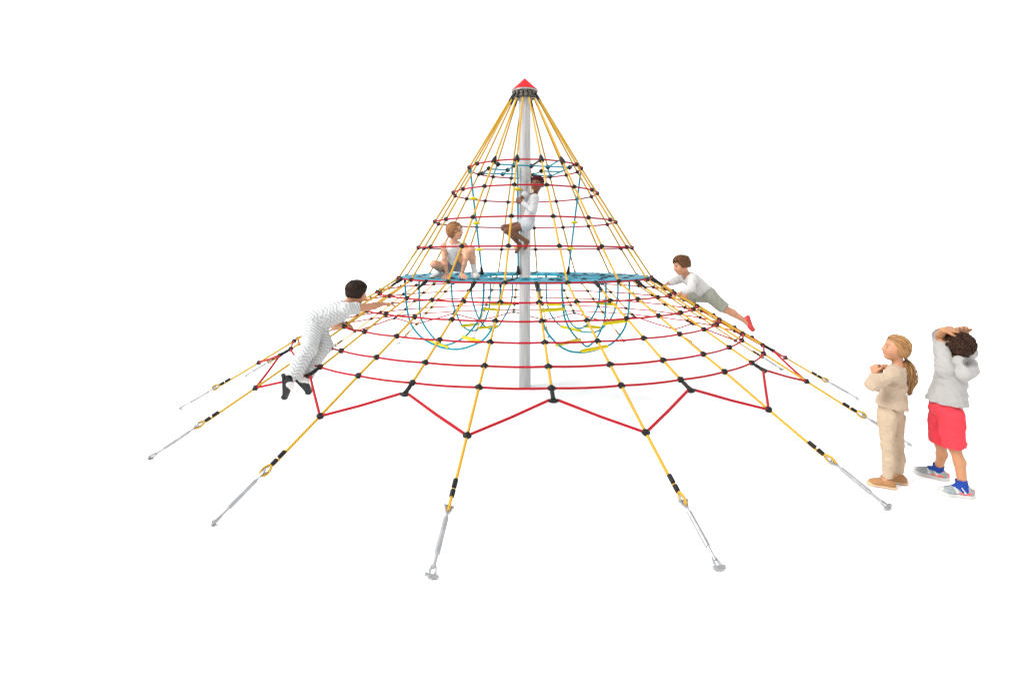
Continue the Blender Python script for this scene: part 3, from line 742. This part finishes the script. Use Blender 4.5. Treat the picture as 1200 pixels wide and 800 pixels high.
for i in range(240):
    o=RNG.normal(0,1,2);l=RNG.uniform(.8,1.);sh=np.clip(RNG.normal(.5,.28),0,1);q=[]
    for t in np.linspace(0,1,10):
        w=.009+.022*math.sin(PI*min(1,t*1.05+.05))**.8; cc=tie+np.array([.016*math.sin(t*2.4)-.012*t,-.0-.03*t,-.278*t*l])
        q.append(cc+np.array([o[0]*w*.75+.008*math.sin(7*t+i%5),o[1]*w*.75,0]))
    parts.append(strand(q,.0030,4,sh))
hair('hair',parts,hair_mat('fair_hair',(.17,.070,.022),(.68,.38,.16)),pA)
MB().tube([tie+np.array([.011*math.cos(t),.011*math.sin(t),.003*math.sin(2*t)]) for t in np.linspace(0,2*PI,13)[:-1]],.0055,8,closed=True).build('hair_tie',M['black'],pA)
finish(pA,W(1043,566,d)*np.array([1,1,0]))

# ---- B: boy in grey hoodie and red shorts, back to us, hands on head
d=4.0
J=mk(lg=.78,head=W(1121.5,404.5,d+.0),hf=(-.55,.78,.20),hu=(.16,-.26,1),h=.186,neck=W(1117,430,d+.0),pelvis=W(1108,478,d+.02),
 shL=W(1108,431,d-.03),elL=W(1102.5,394,d+.10),wrL=W(1105.5,386.5,d+.0),hdL=(.98,-.05,.06),hnL=(.1,.5,-.85),tsL=-1,
 shR=W(1126,432,d+.09),elR=W(1134.5,413,d+.22),wrR=W(1131,389,d+.14),hdR=(-.6,-.3,.5),hnR=(0,-.3,-.9),tsR=1,
 hipL=W(1102.5,486,d+.08),knL=W(1102.5,520,d+.14),anL=W(1099,543.5,d+.23),tfL=(-.66,.75,-.0),dnL=(0,0,-1),
 hipR=W(1114.5,486,d-.03),knR=W(1118.5,524,d-.05),anR=W(1128.5,564,d-.09),tfR=(-.95,.30,0),dnR=(0,0,-1),curlL=.22,curlR=.4)
J['anL'][2]=.064;J['anR'][2]=.064
pB=person('boy in grey hooded top and red shorts holding both hands on his head',0)
g=1.12
hood=mat('grey_sweatshirt',(.44,.425,.41),.92,bump=.5,bscale=300,var=.04,sheen=.2);redc=mat('coral_red_cotton',(.80,.045,.07),.85,bump=.4,bscale=350,var=.05)
SKb=skinset('warm',(.56,.26,.125),(.5,.18,.14),(.05,.03,.02))
body('body',J,g,SKb,pB,.0044,hs=1.12)
sb=top('hooded_top',J,g,hood,pB,.0044,{'L':1.12,'R':1.5},inf=.019,hem=.045,noise=(.0026,90,.4),low=1,flare=.012,bw=.88)
# hood hanging between the shoulders
s=Sdf();Rb=np.eye(3);hc=W(1133,430,d-.10)
s.cap(W(1124,424,d-.10),W(1131,438,d-.13),.040,.050,k=.04);s.cap(W(1131,438,d-.13),W(1139,434,d-.02),.050,.034,k=.04);s.cap(W(1122,421,d-.06),W(1115,427,d-.06),.026,.02,k=.03)
s.cap(W(1139,434,d-.02),W(1141,424,d+.06),.034,.026,k=.04)
s.ell(W(1134,426.5,d-.14),(.040,.050,.036),np.eye(3),k=.010,op='-'); s.noise=(.0025,70,3.)
link('hood',s.mesh('hood',.0044),hood,pB)
bottoms('shorts',J,g,redc,pB,.0044,{'L':.93,'R':.98},inf=.012,waist=.05,cuff=.012,noise=(.0024,85,1.1),kl=.008)
navy=mat('blue_sock',(.012,.055,.34),.9,bump=.5,bscale=300);shg=mat('sneaker_mesh',(.33,.37,.38),.7,bump=.6,bscale=300,var=.2,vscale=40);shw=mat('sneaker_sole',(.66,.65,.63),.5)
acc1=mat('sneaker_coral',(.85,.16,.13),.5);acc2=mat('sneaker_teal',(.05,.33,.42),.5)
for q in 'LR': sock(J,q,g,navy,pB,.004,.062);shoe(J,q,g*.90,(shg,shw,acc1,acc2,mat('sneaker_grey_overlay',(.62,.62,.61),.6)),pB,.0036,th=.026,tb=.012)
pt,(r,f,u),c=scalp(J);h=J['h'];parts=[shell(hairshell(J,.014,.02,-.30,.005,noise=(.003,120,1.)),.25)]
for i in range(1150):
    dd=nrm(RNG.normal(0,1,3)); 
    if dd[1]>.55 and dd[2]<.3: continue
    if dd[2]<-.62: continue
    p0=pt(dd,.006);a1=nrm(np.cross(p0-c,RNG.normal(0,1,3)));a2=nrm(np.cross(p0-c,a1));n_=nrm(p0-c);rr=RNG.uniform(.006,.014);ph=RNG.uniform(0,6);q=[]
    for t in np.linspace(0,1,8): q.append(p0+n_*(.004+.014*math.sin(PI*t))+a1*rr*math.cos(ph+t*4.5)+a2*(rr*math.sin(ph+t*4.5)+.022*t))
    parts.append(strand(q,.0023,4,np.clip(RNG.normal(.3,.25),0,1)))
hair('hair',parts,hair_mat('dark_brown_hair',(.022,.010,.006),(.13,.060,.035)),pB)
MB().tube([J['wrR']+np.array([.026*math.cos(t),.008*math.sin(t),.026*math.sin(t)])-nrm(J['wrR']-J['elR'])*.01 for t in np.linspace(0,2*PI,15)[:-1]],.006,8,closed=True).build('wristband',M['black'],pB)
finish(pB,W(1112,576,d)*np.array([1,1,0]))

# ---- C: child in white chevron suit leaning over the net at left
J=mk(head=W(418.5,342.5,5.50),hf=(.72,.62,-.30),hu=(.25,.15,.95),h=.232,neck=W(404,361,5.42),pelvis=W(371,377,5.30),
 shR=W(407,362,5.30),elR=W(433,359.5,5.52),wrR=W(449,356,5.68),hdR=(.93,.36,.02),hnR=(.1,.1,-1),tsR=-1,
 shL=W(403,364,5.62),elL=W(392,383,5.78),wrL=W(402,380.3,5.72),hdL=(.9,.25,-.15),hnL=(0,.2,-1),tsL=1,
 hipR=W(367,382,5.22),knR=W(362,409,4.98),anR=W(340.5,447,4.80),tfR=(-.05,.15,-1),dnR=(-1,-.2,.0),
 hipL=W(373,384,5.36),knL=W(381,406,5.28),anL=W(355,442,4.96),tfL=(.55,.25,-.75),dnL=(-.75,-.1,-.5),curlR=.3,curlL=.5)
J['lg']=.78
pC=person('child in white chevron patterned suit leaning over the left side of the rope net',0)
g=1.32
chev=chevron_mat('chevron_cotton',(.47,.475,.475),(.29,.31,.32))
SKc=skinset('rosy',(.62,.30,.17),(.5,.2,.16),(.04,.03,.02))
body('body',J,g,SKc,pC,.0055,hs=1.2)
top('shirt',J,g,chev,pC,.0055,.42,inf=.014,hem=.03,noise=(.0024,80,1.),weave=True,bw=.95,neck=.97)
bottoms('trousers',J,g,chev,pC,.0055,1.86,inf=.016,waist=.10,cuff=.022,noise=(.0024,80,2.),weave=True)
blk=mat('black_leather',(.012,.012,.014),.35,coat=.2);blks=mat('black_sole',(.02,.02,.022),.6);whs=mat('white_sock',(.80,.80,.79),.9,bump=.4,bscale=250)
for q in 'LR': sock(J,q,g*.86,whs,pC,.005,.09);shoe(J,q,g*.84,(blk,blks),pC,.0045)
def shorthair(J,parent,m,n,low,lift,length=1.0,mess=.004,cut=.08,rim=(-.55,.15),sr=.0036,vox=.0055,shell_sh=.25,fringe=.35,crown=(0,-.35,.94),front=True):
    pt,fr,c=scalp(J);parts=[shell(hairshell(J,lift*.8,cut,low,vox),shell_sh)]
    for i in range(n):
        az=RNG.uniform(-PI,PI);zz=RNG.uniform(*rim)
        ca=math.cos(az)
        if not front and ca>-.1: continue
        if ca>-.25: zz=max(zz,(fringe+.05 if ca>.2 else rim[0]+(fringe-rim[0])*((ca+.25)/.45)**.5)+RNG.uniform(-.05,.1))
        en=nrm(np.array([math.sin(az),math.cos(az),zz]));st=nrm(np.array(crown)+RNG.normal(0,.33,3));sh=np.clip(RNG.normal(.45,.28),0,1);t0=RNG.uniform(0,.6)
        q=[pt(slerp(st,en,t),lift*(.75+.5*math.sin(PI*t))+RNG.normal(0,mess*.4)) for t in np.linspace(t0,1,7)]
        parts.append(strand(q,sr,4,sh))
    return hair('hair',parts,m,parent)
shorthair(J,pC,hair_mat('black_brown_hair',(.010,.006,.005),(.055,.028,.018)),420,-.20,.018,cut=.12,rim=(-.55,-.1),fringe=.5)
MB().tube([J['wrL']+np.array([.006*math.sin(t),.03*math.cos(t),.03*math.sin(t)]) for t in np.linspace(0,2*PI,15)[:-1]],.009,8,closed=True).build('wristwatch',M['darksteel'],pC)
finish(pC,J['anR'])

# ---- D: girl crouching on the blue platform
d=6.30
J=mk(head=W(533.5,270.5,d-.10),hf=(.93,-.35,-.05),hu=(-.05,-.08,1),h=.208,neck=W(531.5,285.5,d-.05),pelvis=W(531,309,d+.10),
 shR=W(520.5,288,d-.05),elR=W(520.5,303,d-.10),wrR=W(524,321,d-.08),hdR=(-.15,-.75,-.40),hnR=(0,.2,-1),tsR=1,
 shL=W(544,288,d-.05),elL=W(546,303,d-.14),wrL=W(541.5,320.5,d-.10),hdL=(.35,-.75,-.35),hnL=(0,.2,-1),tsL=-1,
 hipR=W(524.5,312,d+.08),knR=W(508.5,309.5,d-.18),anR=W(518,321.5,d+.14),tfR=(-.85,-.5,-.1),dnR=(0,0,-1),
 hipL=W(537.5,311,d+.08),knL=W(552,293,d-.12),anL=W(556,317,d-.02),tfL=(.25,-.95,0),dnL=(0,0,-1),curlR=.12,curlL=.12)
J['anL'][2]=zp+.016+.078;J['anR'][2]=zp+.09
J['wrL'][2]=zp+.072;J['wrR'][2]=zp+.072
pD=person('girl in white sleeveless top crouching on the blue platform with hands down',0)
g=1.05
white=mat('white_jersey',(.66,.66,.67),.9,bump=.4,bscale=200,var=.05);denim=mat('grey_blue_shorts',(.22,.24,.28),.85,bump=.4,bscale=200,var=.2,vscale=30)
SKd=skinset('pale',(.80,.42,.26),(.6,.22,.18),(.25,.13,.07))
white2=mat('bright_white_jersey',(.88,.88,.89),.9,bump=.4,bscale=200,var=.04)
body('body',J,g,SKd,pD,.0055,hs=1.1)
top('vest',J,g,white2,pD,.0055,0,inf=.010,hem=-.0,noise=(.0022,95,1.),neck=.96,bw=.86)
bottoms('shorts',J,g,denim,pD,.0055,.30,inf=.014,waist=.03,cuff=.008)
for q in 'LR': sock(J,q,g,whs,pD,.005,.11 if q=='L' else .07);shoe(J,q,g,(mat('white_canvas',(.70,.70,.71),.8),shw),pD,.005)
shorthair(J,pD,hair_mat('chestnut_hair',(.20,.075,.028),(.60,.30,.13)),760,-.42,.013,mess=.002,cut=.06,rim=(-1.3,-.3),fringe=.48,crown=(.3,.1,1),front=False)
finish(pD,(J['pelvis'][0],J['pelvis'][1],zp))

# ---- E: child holding on to the mast, knees up
d=7.02
J=mk(head=W(629.3,215.8,d-.10),hf=(-.35,-.92,-.12),hu=(.05,-.05,1),h=.205,neck=W(626,229.5,d-.08),pelvis=W(619,260,d-.11),
 shL=W(627,232,d-.22),elL=W(624.5,246.5,d-.26),wrL=W(611,236.5,d-.14),hdL=(-.8,.45,.15),hnL=(.3,.9,0),tsL=-1,
 shR=W(623,230,d+.02),elR=W(615,228.5,d-.13),wrR=W(608.5,234,d-.10),hdR=(-.6,.7,-.1),hnR=(.4,.6,-.1),tsR=1,
 hipL=W(618,264,d-.20),knL=W(594,270.5,d-.24),anL=W(618,283,d-.20),tfL=(-.10,-.15,-.98),dnL=(-.5,.8,-.1),
 hipR=W(617,262,d-.06),knR=W(590.5,267,d-.10),anR=W(610,288,d-.13),tfR=(-.30,-.1,-.95),dnR=(-.8,.5,0),curlL=.9,curlR=.9)
pE=person('child in white top and pale shorts clinging to the grey mast with knees drawn up',0)
g=.93
SKe=skinset('brown',(.20,.075,.035),(.22,.05,.04),(.01,.006,.005))
pale=mat('pale_grey_cotton',(.56,.58,.62),.9,bump=.4,bscale=200,var=.05)
body('body',J,g,SKe,pE,.0055,hs=1.05,barefoot=('L','R'))
top('jersey',J,g,white,pE,.0055,{'L':1.9,'R':1.9},inf=.012,hem=-.0,noise=(.002,100,1.),neck=.93)
bottoms('shorts',J,g,pale,pE,.0055,.35,inf=.018,waist=.08,cuff=.012)
shorthair(J,pE,hair_mat('auburn_hair',(.035,.006,.008),(.16,.02,.03)),300,.0,.012,cut=.02,rim=(-.3,.2),fringe=.5,sr=.004,mess=.01)
finish(pE,J['anR'])

# ---- F: boy climbing up the right side of the net
d=6.68
J=mk(head=W(798,311,d-.02),hf=(-.90,-.18,-.28),hu=(-.28,.0,.95),h=.232,neck=W(805.5,323.5,d+.0),pelvis=W(829,345,d+.02),
 shL=W(811.5,326,d-.12),elL=W(810,337.5,d-.20),wrL=W(797,343.5,d-.18),hdL=(-.86,.1,-.35),hnL=(0,.1,-1),tsL=-1,
 shR=W(802.5,325,d+.12),elR=W(793,328.5,d+.13),wrR=W(782,332.5,d+.12),hdR=(-.85,.1,-.35),hnR=(-.1,0,-1),tsR=1,
 hipL=W(832,347,d-.06),knL=W(850,362.5,d-.08),anL=W(874,376.5,d-.08),tfL=(.30,-.05,-.93),dnL=(.93,0,.30),
 hipR=W(826,347,d+.09),knR=W(803,347,d+.10),anR=W(826,344.5,d+.22),tfR=(.8,.5,-.40),dnR=(.3,0,-1),curlL=.6,curlR=.5)
pF=person('boy in white long sleeved top and sage shorts climbing the right side of the net',0)
g=1.12
sage=mat('sage_shorts',(.33,.34,.28),.9,bump=.4,bscale=200,var=.08);redsh=mat('red_sneaker',(.68,.05,.055),.6,bump=.4,bscale=200,var=.12,vscale=30)
offw=mat('off_white_cotton',(.64,.63,.62),.9,bump=.4,bscale=200,var=.05)
body('body',J,g,SKc,pF,.0055,hs=1.1)
top('long_sleeved_top',J,g,offw,pF,.0055,1.9,inf=.014,hem=.0,noise=(.0024,85,1.),neck=.95)
bottoms('shorts',J,g,sage,pF,.0055,.93,inf=.018,waist=.05,cuff=.006)
for q in 'LR': shoe(J,q,g*.85,(redsh,mat('red_sole',(.60,.06,.06),.6)),pF,.005)
shorthair(J,pF,hair_mat('brown_hair',(.07,.028,.012),(.26,.12,.055)),430,-.02,.020,cut=.12,rim=(-.35,.2),fringe=.45,mess=.006,crown=(0,-.3,.95))
finish(pF,J['anL'])

# ------------------------------------------------------------------ light
w=bpy.data.worlds.new('World');S.world=w;w.use_nodes=True
bg=w.node_tree.nodes['Background'];bg.inputs[0].default_value=(1,1,1,1);bg.inputs[1].default_value=1.30
l=bpy.data.lights.new('softbox_key','SUN');l.energy=3.7;l.angle=math.radians(22);l.color=(1,.985,.96)
o=bpy.data.objects.new('softbox_key',l);C.objects.link(o);o.rotation_euler=Vector((.85,.30,-.78)).to_track_quat('-Z','Y').to_euler()

cam=bpy.data.cameras.new('Camera');co=bpy.data.objects.new('Camera',cam);C.objects.link(co);co.location=CAM;co.rotation_euler=(PI/2,0,0)
cam.sensor_width=36;cam.sensor_fit='HORIZONTAL';cam.lens=FPX/1200*36;cam.shift_y=-(400-CV)/1200;cam.clip_end=2000;cam.clip_start=.05;S.camera=co
S.view_settings.view_transform='Standard';S.view_settings.look='None';S.view_settings.exposure=0;S.view_settings.gamma=1
